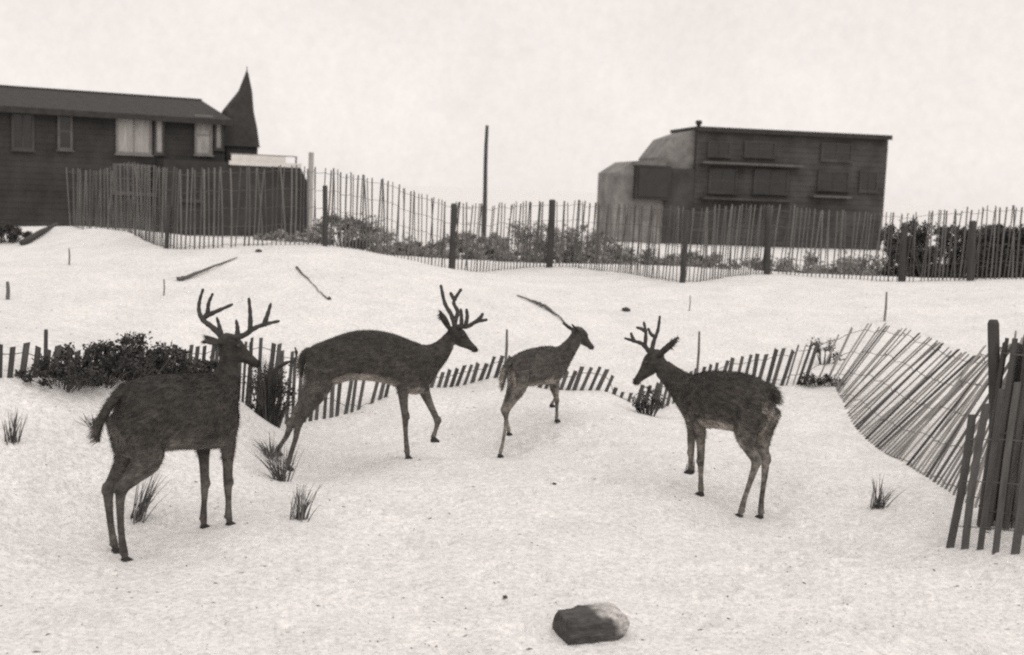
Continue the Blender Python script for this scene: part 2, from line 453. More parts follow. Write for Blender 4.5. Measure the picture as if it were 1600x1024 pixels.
def relief(x, y):
    """small wind-blown unevenness"""
    z = 0.022 * noise.noise(Vector((x * 0.9, y * 0.9, 3.1))) + 0.012 * noise.noise(Vector((x * 2.7, y * 2.7, 8.4))) + 0.006 * noise.noise(Vector((x * 7, y * 7, 1.4)))
    if -3.6 < x < 3.4 and 5.2 < y < 12.2:
        for (dx, dy, r) in DENTS.get((int(math.floor(x * 2)), int(math.floor(y * 2))), ()):
            q = ((x - dx) ** 2 + (y - dy) ** 2) / (r * r)
            if q < 6: z += .028 * (-1.3 * math.exp(-q) + .55 * math.exp(-(math.sqrt(q) - 1.5) ** 2 * 3))
    z += .035 * math.exp(-((x - .40) ** 2 + (y - 6.1) ** 2) / .06)
    return z

DENTS = {}      # old hoof prints trodden into the sand
_dr = random.Random(3)
for _k in range(46):
    hx_, hy_ = _dr.uniform(-2.8, 2.8), _dr.uniform(5.6, 11.5); ha_ = _dr.uniform(0, 6.28)
    for _j in range(_dr.randint(2, 6)):
        px_, py_ = hx_ + math.cos(ha_) * .38 * _j + _dr.gauss(0, .05), hy_ + math.sin(ha_) * .38 * _j + _dr.gauss(0, .05)
        if any((px_ - w.x) ** 2 + (py_ - w.y) ** 2 < .03 for D in DEER for w in D['feet'].values()): continue
        r_ = _dr.uniform(.04, .065)
        for cx_ in (-1, 0, 1):
            for cy_ in (-1, 0, 1):
                DENTS.setdefault((int(math.floor(px_ * 2)) + cx_, int(math.floor(py_ * 2)) + cy_), []).append((px_, py_, r_))

def terr_np(X, Y):
    Xf, Yf = X.ravel(), Y.ravel()
    out = np.zeros_like(Xf)
    for s in range(0, len(Xf), 20000):
        x, y = Xf[s:s+20000], Yf[s:s+20000]
        d2 = (x[:, None] - CT[None, :, 0]) ** 2 + (y[:, None] - CT[None, :, 1]) ** 2
        out[s:s+20000] = (0.5 * d2 * np.log(d2 + 1e-12)) @ TW + TA[0] + TA[1] * x + TA[2] * y
    # fade to level ground far away
    fy = np.clip((Yf - 40) / 18, 0, 1); fx = np.clip((np.abs(Xf) - (12 + 0.3 * np.clip(Yf, 0, 99))) / 12, 0, 1); fb = np.clip((-Yf - 2) / 6, 0, 1)
    k = (1 - fy) * (1 - fx) * (1 - fb)
    k = k * k * (3 - 2 * k)
    out = np.clip(out, -0.6, 2.0) * k
    return out.reshape(X.shape)

def ground(x, y):
    return float(terr_np(np.array([x], float), np.array([y], float))[0]) + relief(x, y)

def on_ground(px, py, y0=4.5, y1=70):
    """where the line of sight through a pixel first meets the sand"""
    d = ray(px, py)
    prev = y0
    ys = np.linspace(y0, y1, 900)
    for Y in ys:
        p = EYE + d * (Y / d.y)
        if p.z < ground(p.x, p.y):
            lo, hi = prev, Y
            for _ in range(14):
                mid = (lo + hi) / 2
                q = EYE + d * (mid / d.y)
                if q.z < ground(q.x, q.y): hi = mid
                else: lo = mid
            q = EYE + d * (hi / d.y)
            return Vector((q.x, q.y, ground(q.x, q.y)))
        prev = Y
    p = EYE + d * (y1 / d.y)
    return Vector((p.x, p.y, ground(p.x, p.y)))

def build_ground():
    def axis(parts):
        out = []
        for a, b, st in parts: out += list(np.arange(a, b, st))
        return np.array(out + [parts[-1][1]])
    xs = axis([(-900,-200,70),(-200,-60,10),(-60,-16,1.2),(-16,-5,.22),(-5,-4,.06),(-4,4,.032),(4,5,.06),(5,16,.22),(16,60,1.2),(60,200,10),(200,900,70)])
    ys = axis([(-60,-8,3),(-8,4,.4),(4,12.4,.032),(12.4,14,.06),(14,26,.12),(26,50,.6),(50,120,4),(120,400,20),(400,2600,150)])
    X, Y = np.meshgrid(xs, ys)
    Z = terr_np(X, Y)
    nx, ny = len(xs), len(ys)
    V = np.zeros((nx * ny, 3)); V[:, 0] = X.ravel(); V[:, 1] = Y.ravel(); V[:, 2] = Z.ravel()
    for i in range(len(V)):
        if abs(V[i, 0]) < 60 and -8 < V[i, 1] < 60: V[i, 2] += relief(V[i, 0], V[i, 1])
    idx = np.arange(nx * ny).reshape(ny, nx)
    Fq = np.stack([idx[:-1, :-1], idx[:-1, 1:], idx[1:, 1:], idx[1:, :-1]], -1).reshape(-1, 4)
    m = bpy.data.meshes.new("shape")
    m.vertices.add(len(V)); m.vertices.foreach_set("co", V.ravel())
    m.loops.add(Fq.size); m.loops.foreach_set("vertex_index", Fq.ravel())
    m.polygons.add(len(Fq)); m.polygons.foreach_set("loop_start", np.arange(len(Fq)) * 4); m.polygons.foreach_set("loop_total", np.full(len(Fq), 4))
    m.polygons.foreach_set("use_smooth", np.ones(len(Fq), bool))
    m.update(); m.validate()
    o = link("sand_ground", m, M['sand'])
    o['kind'] = 'structure'
    o['label'] = 'pale wind-blown dune sand'
build_ground()

# ------------------------------------------------------------------ buildings
class Facade:
    """a house frame: x along the front, y into the depth, z up; pixels are cast onto the front plane"""
    def __init__(s, pA, yA, pB, yB):
        a = at(pA, 300, yA); b = at(pB, 300, yB)
        s.o = Vector((a.x, a.y, 0)); s.u = Vector((b.x - a.x, b.y - a.y, 0)).normalized()
        s.n = Vector((-s.u.y, s.u.x, 0)); s.rz = math.atan2(s.u.y, s.u.x)
    def uz(s, px, py, depth=0.0):
        d = ray(px, py)
        t = ((s.o + s.n * depth - EYE).dot(s.n)) / d.dot(s.n)
        p = EYE + d * t
        return (p - s.o).dot(s.u), p.z

def add_window(fc, root, px0, py0, px1, py1, front=0.0, fill='curtain', frame='greytrim', mullions=1, bars=1):
    u0, z1 = fc.uz(px0, py0, front); u1, _ = fc.uz(px1, py0, front); _, z0 = fc.uz((px0+px1)/2, py1, front)
    y = front
    w = 0.06
    win = MB().box(u0-.02, u1+.02, y-.05, y+.03, z0-.02, z1+.02).build('window', M[fill], root)
    fr = MB()
    fr.box(u0-w, u0+.02, y-.09, y-.0505, z0-w, z1+w).box(u1-.02, u1+w, y-.09, y-.0505, z0-w, z1+w)
    fr.box(u0+.02, u1-.02, y-.09, y-.0505, z1-.02, z1+w).box(u0+.02, u1-.02, y-.09, y-.0505, z0-w, z0+.02)
    fr.build('frame', M[frame], win)
    sl = MB().box(u0-w-.05, u1+w+.05, y-.14, y-.0507, z0-w-.05, z0-w-.002); sl.build('sill', M[frame], win)
    for k in range(mullions):
        uu = u0 + (u1-u0) * (k+1) / (mullions+1)
        MB().box(uu-.02, uu+.02, y-.075, y-.0507, z0+.02, z1-.02).build('mullion', M[frame], win)
    for k in range(bars):
        zz = z0 + (z1-z0) * (k+1) / (bars+1)
        MB().box(u0+.02, u1-.02, y-.07, y-.0503, zz-.02, zz+.02).build('glazing_bar', M[frame], win)
    return win

def left_house():
    fc = Facade(0, 43, 355, 47)
    root = empty('beach_house', fc.o, fc.rz, "long dark shingled beach house with pointed turret on the dune, far left", "house")
    uL, _ = fc.uz(-330, 300); uR, zE = fc.uz(352, 186)
    _, zeave = fc.uz(100, 172)
    MB().box(uL, uR, 0, 8, -.4, zeave).build('wall', M['shingle'], root)
    # courses of siding
    rows = []
    z = 0.2
    while z < zeave - .1:
        MB().add([(uL,-.008,z),(uR,-.008,z),(uR,-.014,z-.2),(uL,-.014,z-.2),(uL,-.001,z),(uR,-.001,z),(uR,-.001,z-.2),(uL,-.001,z-.2)],
                 [(0,3,2,1),(0,1,5,4),(3,7,6,2),(1,2,6,5),(0,4,7,3)]).build('siding_course', M['shingle'], root)
        z += .21
    # low gable roof, ridge along the house
    _, zr = fc.uz(100, 142, 4.0)
    th = .16
    e0, e1 = -.45, 8.45
    ez = zeave + .02
    prof = [(e0, ez-.03), (4.0, zr), (e1, ez-.03), (e1, ez-.03-th), (4.0, zr-th), (e0, ez-.03-th)]
    v = [(uL-.3, y, z) for y, z in prof] + [(uR+.15, y, z) for y, z in prof]
    f = [(i, i+6, (i+1) % 6 + 6, (i+1) % 6) for i in range(6)] + [(0,1,4,5)[::1], (1,2,3,4), (11,10,7,6), (10,9,8,7)]
    roof = MB().add(v, f).build('roof', M['roofing'], root)
    MB().box(uL-.3, uR+.15, 3.9, 4.1, zr-.02, zr+.05).build('ridge_cap', M['roofing'], roof)
    MB().box(uL-.3, uR+.15, e0-.03, e0, ez-.24, ez-.04).build('fascia', M['roofing'], roof)
    gab = MB().add([(uR-.01,.02,zeave),(uR-.01,7.98,zeave),(uR-.01,4,zr-th-.01),(uR-.08,.02,zeave),(uR-.08,7.98,zeave),(uR-.08,4,zr-th-.01)],[(0,1,2),(3,5,4),(0,3,4,1),(1,4,5,2),(2,5,3,0)])
    gab.build('gable_wall', M['shingle'], root)
    # windows
    add_window(fc, root, 183, 181, 234, 239, 0, 'curtain', 'greytrim', 1, 0)
    add_window(fc, root, 243, 181, 254, 239, 0, 'curtain', 'shingle_grey', 0, 0)
    add_window(fc, root, 306, 182, 329, 240, 0, 'curtain', 'greytrim', 0, 1)
    add_window(fc, root, 337, 186, 346, 232, 0, 'curtain', 'shingle_grey', 0, 0)
    add_window(fc, root, 92, 178, 110, 232, 0, 'darkglass', 'weathered', 0, 1)
    add_window(fc, root, 20, 172, 50, 232, 0, 'darkglass', 'shingle_grey', 1, 1)
    add_window(fc, root, 178, 258, 206, 300, 0, 'darkglass', 'weathered', 0, 1)
    add_window(fc, root, 214, 260, 246, 302, 0, 'darkglass', 'weathered', 1, 1)
    # turret with a steep spire standing at the right corner
    dt = .3
    ua, zb = fc.uz(350, 236, dt); ub, _ = fc.uz(405, 236, dt)
    um, za = fc.uz(387, 110, dt + .6)
    _, zk = fc.uz(360, 172, dt)
    c0, c1 = dt, dt + (ub - ua)
    cy = (c0 + c1) / 2
    def ring(h, sx0, sx1, sy): return [(sx0, cy-sy, h), (sx1, cy-sy, h), (sx1, cy+sy, h), (sx0, cy+sy, h)]
    hw = (c1 - c0) / 2
    tow = MB().loft([ring(-.3, ua+.12, ub-.03, hw-.1), ring(zb+.25, ua+.12, ub-.03, hw-.1)]); tow.build('turret', M['shingle'], root)
    spire = MB().loft([ring(zb+.2, ua-.02, ub+.03, hw+.03), ring(zb+.32, ua+.02, ub+.0, hw), ring((zb+zk)/2+.15, ua+.08, ub-.05, hw*.82), ring(zk, ua+.22, ub-.14, hw*.56), ring((zk+za)/2, um-.27, um+.155, hw*.3), ring(za-.12, um-.05, um+.05, .05), ring(za, um-.012, um+.012, .012)])
    sp = spire.build('spire', M['roofing'], root)
    MB().tube([(um, cy, za-.05), (um, cy, za+.16)], [.025, .01], 6).build('finial', M['roofing'], sp)
    # low wing in front with a deck on top
    fw = -1.2
    w0, zt = fc.uz(256, 249, fw); w1, _ = fc.uz(468, 252, fw); w2, zc = fc.uz(484, 292, fw)
    MB().add([(w0,fw,-.4),(w2,fw,-.4),(w2,fw,zc),(w1,fw,zt),(w0,fw,zt),(w0,5,-.4),(w2,5,-.4),(w2,5,zc),(w1,5,zt),(w0,5,zt)],
             [(0,1,2,3,4),(9,8,7,6,5),(0,5,6,1),(1,6,7,2),(2,7,8,3),(3,8,9,4),(4,9,5,0)]).build('low_wing', M['shingle'], root)
    d0, zd = fc.uz(362, 247, fw); d1, zd1 = fc.uz(462, 238, fw)
    rail = MB().box(w0+2.4, w1+.05, fw-.06, fw-.005, zt-.10, zt+.06).build('deck_edge', M['trim'], root)
    MB().box(w0+2.5, w1-.55, fw+.0, fw+.05, zt+.061, zt+.30).build('deck_parapet', M['trim'], root)
    MB().box(w0+2.45, w1-.1, fw-.01, fw+.06, zt+.301, zt+.34).build('deck_rail', M['greytrim'], root)
    MB().box(w1-.16, w1-.1, fw+.0, fw+.05, zt+.061, zt+.30).build('rail_post', M['greytrim'], root)
    p0, zp = fc.uz(481, 238, fw - .4); p1, _ = fc.uz(492, 238, fw - .4)
    MB().tube([((p0+p1)/2, fw-.4, -.3), ((p0+p1)/2, fw-.4, zp)], (p1-p0)/2*.7, 10).build('corner_post', M['curtain'], root)
    add_window(fc, root, 282, 275, 312, 312, fw, 'darkglass', 'shingle_grey', 1, 1)
left_house()

def right_house():
    fc = Facade(1088, 55, 1390, 56.5)
    root = empty('flat_roofed_house', fc.o, fc.rz, "tall boxy grey shingled house with flat roof and pale stepped wing, right background", "house")
    u0, zt = fc.uz(1090, 203); u1, _ = fc.uz(1388, 219)
    MB().box(u0, u1, 0, 4, -.4, zt).build('wall', M['shingle_grey'], root)
    z = .3
    while z < zt - .3:
        MB().add([(u0,-.012,z),(u1,-.012,z),(u1,-.024,z-.24),(u0,-.024,z-.24),(u0,-.001,z),(u1,-.001,z),(u1,-.001,z-.24),(u0,-.001,z-.24)],
                 [(0,3,2,1),(0,1,5,4),(3,7,6,2),(1,2,6,5),(0,4,7,3)]).build('siding_course', M['shingle_grey'], root)
        z += .25
    rf = MB().box(u0-.06, u1+.08, -.2, 4.1, zt+.002, zt+.15).build('roof', M['roofing'], root)
    MB().box(u0-.06, u1+.08, -.24, -.202, zt-.06, zt+.13).build('fascia', M['roofing'], rf)
    uc, zc = fc.uz(1087, 190, 1.0)
    MB().tube([(uc+.15, 1.0, zt+.1), (uc+.15, 1.0, zc-.12), (uc+.15, 1.0, zc-.11), (uc+.15, 1.0, zc+.05)], [.09, .09, .16, .13], 10).build('vent_cap', M['roofing'], rf)
    # balcony bands
    for (a, b, yy, mat) in ((1098, 1255, 252, 'weathered'), (1270, 1330, 305, 'weathered'), (1098, 1240, 308, 'shingle_grey')):
        ua, za = fc.uz(a, yy, -.5); ub, _ = fc.uz(b, yy, -.5)
        MB().box(ua, ub, -.62, -.034, za-.09, za).build('balcony', M[mat], root)
    for (a, b, y0, y1) in ((1108,1140,222,243),(1165,1210,222,244),(1285,1330,225,250),(1110,1150,265,300),(1180,1230,266,301),(1280,1325,268,296),(1345,1370,268,298)):
        add_window(fc, root, a, y0, b, y1, -.03, 'darkglass', 'shingle_grey', 1, 1)
    # upper side bay sloping down to the left, coloured pale as the lit side
    a, za = fc.uz(1028, 246, .3); b, zb = fc.uz(1086, 203, .3); _, zm = fc.uz(1050, 215, .3); am, _ = fc.uz(1052, 215, .3)
    MB().add([(a,.3,-.3),(u0-.002,.3,-.3),(u0-.002,.3,zb),(am,.3,zm),(a,.3,za),(a,6,-.3),(u0-.002,3.6,-.3),(u0-.002,3.6,zb),(am,3.6,zm),(a,3.6,za)],
             [(0,1,2,3,4),(9,8,7,6,5),(0,5,6,1),(1,6,7,2),(2,7,8,3),(3,8,9,4),(4,9,5,0)]).build('side_bay', M['pale_wall'], root)
    # low pale wing with a dark opening
    a2, zl = fc.uz(962, 270, .1); a3, zh = fc.uz(990, 252, .1); a4, zh2 = fc.uz(1030, 250, .1)
    MB().add([(a2,.1,-.4),(a4+.3,.1,-.4),(a4+.3,.1,zh2),(a3,.1,zh),(a2,.1,zl),(a2,3.5,-.4),(a4+.3,3.5,-.4),(a4+.3,3.5,zh2),(a3,3.5,zh),(a2,3.5,zl)],
             [(0,1,2,3,4),(9,8,7,6,5),(0,5,6,1),(1,6,7,2),(2,7,8,3),(3,8,9,4),(4,9,5,0)]).build('low_wing', M['pale_wall'], root)
    MB().box(a3, a4+.3, .0, .098, zh-.16, zh-.02).build('wing_fascia', M['greytrim'], root)
    ua, zz1 = fc.uz(992, 258, -.02); ub, _ = fc.uz(1046, 258, -.02); _, zz0 = fc.uz(1018, 312, -.02)
    pj = MB().box(ua, ub, -.35, .097, zz0, zz1).build('window_bay', M['shingle'], root)
    MB().box(ua+.12, ub-.12, -.39, -.351, zz0+.12, zz1-.12).build('pane', M['darkglass'], pj)
    # grey skirt below the main block left half
    s0, zs = fc.uz(1030, 262, .02); s1, _ = fc.uz(1089, 262, .02)
    MB().box(s0+.3, s1-.01, .02, .29, -.3, zs).build('entry_wall', M['shingle_grey'], root)
right_house()

def utility_pole():
    b = at(755, 375, 50); t = at(757, 196, 50)
    root = empty('utility_pole', (b.x, b.y, 0), 0, "lone thin utility pole standing between the two big houses", "utility pole")
    h = t.z
    pts = [(0, 0, -.3)] + [(.02*math.sin(i), 0, h*i/6) for i in range(1, 7)]
    MB().tube(pts, [.10,.098,.095,.09,.085,.08,.07], 8, True).build('pole', M['post'], root, True)
utility_pole()

# ------------------------------------------------------------------ slat fences
def slat_variants(n, L, hw=.0145):
    out = []
    for k in range(n):
        w, t = hw + random.uniform(-.003, .003), .005
        prof = []
        steps = 5
        V = []
        bow = random.uniform(-.012, .012); bow2 = random.uniform(-.01, .01)
        for i in range(steps + 1):
            z = L * i / steps
            s = math.sin(math.pi * i / steps)
            wob = random.uniform(-.0015, .0015)
            x0, x1 = -w + bow*s + wob, w + bow*s + wob
            if i == steps: 
                dz0, dz1 = random.uniform(-.02, .01), random.uniform(-.02, .01)
            else: dz0 = dz1 = 0
            V += [(x0, -t+bow2*s, z+dz0), (x1, -t+bow2*s, z+dz1), (x1, t+bow2*s, z+dz1), (x0, t+bow2*s, z+dz0)]
        Fc = [(0,3,2,1), (steps*4, steps*4+1, steps*4+2, steps*4+3)]
        for i in range(steps):
            for j in range(4):
                Fc.append((i*4+j, i*4+(j+1)%4, (i+1)*4+(j+1)%4, (i+1)*4+j))
        out.append(mesh_from(V, Fc))
    return out
SLATS = {'slat_grey': slat_variants(6, 1.22, .0125), 'slat_dark': slat_variants(6, 1.22, .019), 'slat_pale': slat_variants(6, 1.22, .0088), 'slat_far': slat_variants(6, 1.22, .0095)}
for k, ms in SLATS.items():
    for m in ms: m.materials.append(M[k])

def resample(path, pitch):
    """path rows: x, y, exposed, leanX"""
    P = np.array(catmull(path, 10))
    seg = np.hypot(np.diff(P[:, 0]), np.diff(P[:, 1])); s = np.concatenate([[0], np.cumsum(seg)])
    n = int(s[-1] / pitch)
    return np.array([[np.interp(i * pitch, s, P[:, c]) for c in range(P.shape[1])] for i in range(n + 1)])

def fence(name, label, ctrlpts, mat, posts=(), pitch=.088, L=1.22, strands=(.06,.28,.5,.72,.94), jit=1.0, bleach=None):
    path = []
    for (px, py, Y, e, lx) in ctrlpts:
        p = at(px, py, Y); path.append((p.x, p.y, e, lx))
    S = resample(path, pitch)
    o = Vector((S[0][0], S[0][1], ground(S[0][0], S[0][1])))
    root = empty(name, o, 0, label, 'fence')
    strandpts = [[] for _ in strands]
    for i in range(len(S)):
        x, y, e, lx = S[i]
        j = min(i + 1, len(S) - 1); k = max(i - 1, 0)
        tan = Vector((S[j][0]-S[k][0], S[j][1]-S[k][1], 0)).normalized()
        g = ground(x, y)
        lean = lx + random.gauss(0, .035) * jit
        ax = Vector((lean, random.gauss(0, .04) * jit, 1)).normalized()
        tx = (tan - ax * tan.dot(ax)).normalized(); ty = ax.cross(tx)
        bury = L - e * (1 + 0.0) + random.uniform(-.025, .025) * jit
        base = Vector((x, y, g)) - ax * bury
        for q, s in enumerate(strands): strandpts[q].append(base + ax * (s * L) - o)
        if random.random() < .03 * jit: continue      # a slat is missing here and there
        mt = mat
        if bleach is not None and x > bleach: mt = 'slat_pale' if random.random() < .85 else 'slat_dark'
        c = bpy.data.objects.new('slat', random.choice(SLATS[mt]))
        col.objects.link(c); c.parent = root
        mw = Matrix((tx, ty, ax)).transposed().to_4x4(); mw.translation = base - o
        if random.random() < .25: mw = mw @ Matrix.Rotation(math.pi, 4, 'Z')
        c.matrix_local = mw
    for q, sp in enumerate(strandpts):
        vis = [p.z + o.z > ground(p.x + o.x, p.y + o.y) - .02 for p in sp]
        if sum(vis) < 4: continue
        mb = MB()
        mb.tube([p + Vector((0, 0, .003*math.sin(i*1.7))) for i, p in enumerate(sp)], .0034, 4)
        mb.build('wire', M['wire'], root)
    for (bx, by, tx_, ty_, Y, r) in posts:
        b = at(bx, by, Y); t = at(tx_, ty_, Y)
        b.z = ground(b.x, b.y)
        mid = b.lerp(t, .5)
        pts = [b - (t - b) * .25, b, mid + Vector((random.uniform(-.01, .01), 0, 0)), t - (t-b)*.02, t]
        MB().tube([p - o for p in pts], [r*1.05, r, r*.96, r*.95, r*.7], 9).build('post', M['post'], root, True)
    return root

fence('slat_fence', "long upright slat fence on dark posts along the dune crest before the houses", BACK, 'slat_far', pitch=.068,
      posts=[(260,388,264,322,17.95,.035),(508,385,508,290,18.5,.04),(705,424,709,318,20.1,.05),(858,417,863,312,21.25,.062),(1066,441,1073,328,18.9,.045),(1198,429,1201,322,20.1,.058),(1408,441,1414,352,20.1,.055),(1516,438,1520,345,19.3,.06)])
fence('buried_slat_fence', "dark half-buried slat fence winding behind the deer and slumping toward the viewer at right", HOLLOW, 'slat_dark', pitch=.080,
      posts=[(70,560,72,515,8.65,.015),(1552,812,1552,500,7.72,.038)], bleach=2.9)

def broken_section():
    pts = [(1484,856),(1508,858),(1531,859),(1556,862),(1586,866),(1614,870),(1640,874)]
    Y = 7.15
    p0 = at(1484, 856, Y); o = Vector((p0.x, p0.y, ground(p0.x, p0.y)))
    root = empty('broken_slat_fence', o, 0, "short broken section of wide dark slats standing at the right edge in front", 'fence')
    tops = []
    hts = [.86,.92,1.0,1.05,1.1,1.0,1.0]
    ln = [.09,.07,.06,.05,.04,.05,.05]
    prev = None
    for i, (px, py) in enumerate(pts):
        b = on_ground(px, py, 5.5, 9)
        ax = Vector((ln[i], .02, 1)).normalized()
        tx = (Vector((1, -.15, 0)) - ax * ax.x).normalized(); ty = ax.cross(tx)
        c = bpy.data.objects.new('slat', SLATS['slat_dark'][i % 6]); col.objects.link(c); c.parent = root
        mw = Matrix((tx, ty, ax)).transposed().to_4x4()
        mw = Matrix.Translation(b - o - ax * .02) @ mw @ Matrix.Diagonal((1.1, 1.2, hts[i] / 1.22, 1))
        c.matrix_local = mw
        tops.append((b - o, ax, hts[i]))
    for s in (.14, .42, .68):
        MB().tube([b + ax * s + Vector((0, -.008, 0)) for b, ax, h in tops], .003, 4).build('wire', M['wire'], root)
broken_section()

def fence_roll():
    b = at(1566, 815, 7.6); b.z = ground(b.x, b.y)
    root = empty('fence_roll', b, 0, "upright rolled-up bundle of dark slats beside the right-hand post", 'fence roll')
    ax = Vector((.07, .03, 1)).normalized()
    n = 20
    for i in range(n):
        q = i / n * 2 * math.pi * 2.3; r = .055 + .10 * i / n
        c = bpy.data.objects.new('slat', SLATS['slat_dark'][i % 6]); col.objects.link(c); c.parent = root
        tx = Vector((-math.sin(q), math.cos(q), 0)); tx = (tx - ax * tx.dot(ax)).normalized(); ty = ax.cross(tx)
        mw = Matrix((tx, ty, ax)).transposed().to_4x4()
        mw.translation = Vector((math.cos(q) * r * 1.25, math.sin(q) * r, random.uniform(-.06, .0)))
        c.matrix_local = mw
    for s in (.1, .6, 1.1):
        pts = []
        for i in range(60):
            q = i / 59 * 2 * math.pi * 2.3; r = .063 + .10 * i / 59
            pts.append(Vector((math.cos(q) * r * 1.25, math.sin(q) * r, 0)) + ax * s)
        MB().tube(pts, .003, 4).build('wire', M['wire'], root)
fence_roll()

# ------------------------------------------------------------------ plants
def color_attr(mesh, cols):
    a = mesh.color_attributes.new("Col", 'FLOAT_COLOR', 'POINT')
    arr = np.ones((len(cols), 4)); arr[:, :3] = cols if np.ndim(cols) == 2 else np.array(cols)[:, None]
    a.data.foreach_set("color", arr.ravel())

def shrub(name, label, base, rx, ry, h, clumps=28, leaves=60, leaf=.022, mat='leaf', group=None, seed=0, spread=.17, cat='shrub', box=False):
    rnd = random.Random(seed); g = np.random.default_rng(seed + 5)
    root = empty(name, base, 0, label, cat, group)
    st = MB(); lv = []; lf = []; lc = []
    for c in range(clumps):
        a = rnd.uniform(0, 2*math.pi); rr = math.sqrt(rnd.random())
        if box: x, y = rnd.uniform(-1, 1) * rx, rnd.uniform(-1, 1) * ry; z = h * rnd.uniform(.1, 1.0)
        else:
            x, y = math.cos(a)*rr*rx, math.sin(a)*rr*ry
            z = h * rnd.uniform(.18, 1.0) * (1 - .45*rr*rr)
        cz = Vector((x, y, z))
        root_pt = Vector((x*.35, y*.35, -.05))
        mid = root_pt.lerp(cz, .55) + Vector((rnd.uniform(-.04, .04), rnd.uniform(-.04, .04), .03)) * (h / .4)
        st.tube([root_pt, mid, cz], [.010*h/.4, .007*h/.4, .003*h/.4], 4, False)
        cs = spread * rnd.uniform(.6, 1.25) * (h + rx) / 2
        tone_c = rnd.uniform(.6, 1.45)
        n = int(leaves * rnd.uniform(.6, 1.3))
        P = g.normal(0, 1, (n, 3)); P *= (cs * .55); P[:, 2] *= .8
        for p in P:
            if cz.z + p[2] < -.02: continue
            ctr = cz + Vector(p)
            d = Vector((p[0], p[1], abs(p[2]) + .3*cs)) + Vector(g.normal(0, .5*cs, 3)); d.normalize()
            s = d.cross(Vector(g.normal(0, 1, 3))); 
            if s.length < 1e-4: continue
            s.normalize(); L_ = leaf * rnd.uniform(.6, 1.4); W = L_ * .38
            b0 = len(lv)
            lv += [tuple(ctr - d*L_*.5), tuple(ctr + s*W), tuple(ctr + d*L_*.6), tuple(ctr - s*W)]
            lf.append((b0, b0+1, b0+2, b0+3)); lc += [tone_c * rnd.uniform(.8, 1.2)] * 4
    st.build('stem', M['twig'], root)
    m = mesh_from(lv, lf); color_attr(m, lc)
    link('foliage', m, M[mat], root)
    return root

def tuft(name, label, base, h, n, spread, lean=(0, 0), seed=0, dry=1.0, w=.0045, group='beach grass tufts'):
    rnd = random.Random(seed)
    V, Fc, C = [], [], []
    for i in range(n):
        a = rnd.uniform(0, 2*math.pi); s = rnd.random() ** .7 * spread
        d = Vector((math.cos(a)*s + lean[0], math.sin(a)*s + lean[1], 1))
        L_ = h * rnd.uniform(.45, 1.08)
        b = Vector((rnd.gauss(0, .022), rnd.gauss(0, .022), -.03)); side = Vector((-math.sin(a + 1), math.cos(a + 1), 0))
        droop = rnd.uniform(.0, .38) * (1.6 if rnd.random() < .15 else 1); b0 = len(V); t_ = rnd.uniform(.6, 1.4) * dry
        K = 5
        for k in range(K + 1):
            t = k / K
            p = b + d.normalized() * (L_ * t) + Vector((d.x, d.y, -.35)) * (droop * L_ * t * t)
            ww = w * (1 - t) ** .7 + .0006
            V += [tuple(p - side * ww), tuple(p + side * ww)]; C += [t_, t_]
        for k in range(K): Fc.append((b0+2*k, b0+2*k+1, b0+2*k+3, b0+2*k+2))
    m = mesh_from(V, Fc); color_attr(m, C)
    o = link(name, m, M['grass'], None, base)
    return tag(o, label, 'grass tuft', group)

# brush along the left crest
lb = [(98,588,8.62,.42,.16,"low dark leafy shrub at the left end of the brush row"),
      (150,588,8.88,.45,.26,"dark leafy shrub second from left in the brush row"),
      (205,588,9.12,.46,.31,"tallest knobbly dark shrub of the brush row behind the nearest buck"),
      (262,590,9.4,.42,.20,"low dark shrub right of the tallest one in the brush row"),
      (315,592,9.65,.38,.15,"lowest dark shrub of the brush row, behind the nearest buck's neck")]
for i, (px, py, Y, w, h, lab) in enumerate(lb):
    p = at(px, py, Y); p.z = ground(p.x, p.y)
    shrub('low_shrub', lab, p, w*.75, .22, h + .05, 46, 70, .022, 'leaf', 'brush row on the left', seed=20+i, spread=.15)

def place(px, Y):
    p = at(px, 500, Y); return Vector((p.x, p.y, ground(p.x, p.y)))

shrub('brush_clump', "dense dark brush clump between the two left bucks beside the fence", place(424, 10.3), .21, .14, .52, 40, 46, .02, 'leaf', seed=31, spread=.2)
tuft('grass_clump', "tall dark grass growing in the brush between the two left bucks", place(420, 10.2), .62, 220, .26, seed=32, dry=.7, w=.006)
shrub('brush_clump', "small ragged brush by the fence under the right buck's chin", place(1020, 11.6), .15, .12, .28, 26, 40, .02, 'leaf', seed=33, spread=.2)
shrub('brush_clump', "thin brush tangled in the fence right of the right buck", place(1288, 12.65), .24, .12, .13, 26, 50, .02, 'leaf', seed=34, spread=.2)
shrub('brush_clump', "small bush showing above the fence top left of the leaning slats", place(1292, 13.6), .16, .1, .46, 9, 50, .022, 'leaf', seed=35, spread=.16)

tf = [(466,811,.30,60,.40,(.12,0),"isolated grass tuft in front of the walking buck's hind hooves"),
      (1368,794,.27,55,.45,(.22,0),"lone grass tuft on bare sand left of the leaning fence"),
      (213,812,.36,50,.22,(.28,.1),"grass tuft behind the nearest buck's hind legs"),
      (20,690,.28,40,.25,(.08,0),"grass tuft at the far left edge of the picture"),
      (440,752,.36,70,.6,(-.2,0),"sparse dry tuft around the walking buck's hind hooves"),
      (425,716,.24,60,.7,(-.3,0),"small dry tuft at the foot of the dark brush clump"),
      (1078,735,.16,22,.3,(-.1,0),"small grass sprig by the right buck's lifted forehoof"),
      (148,665,.16,18,.6,(-.4,0),"thin grass sprig left of the nearest buck's tail")]
for i, (px, py, h, n, sp, ln, lab) in enumerate(tf):
    tuft('grass_tuft', lab, on_ground(px, py), h, n, sp, ln, seed=50+i)

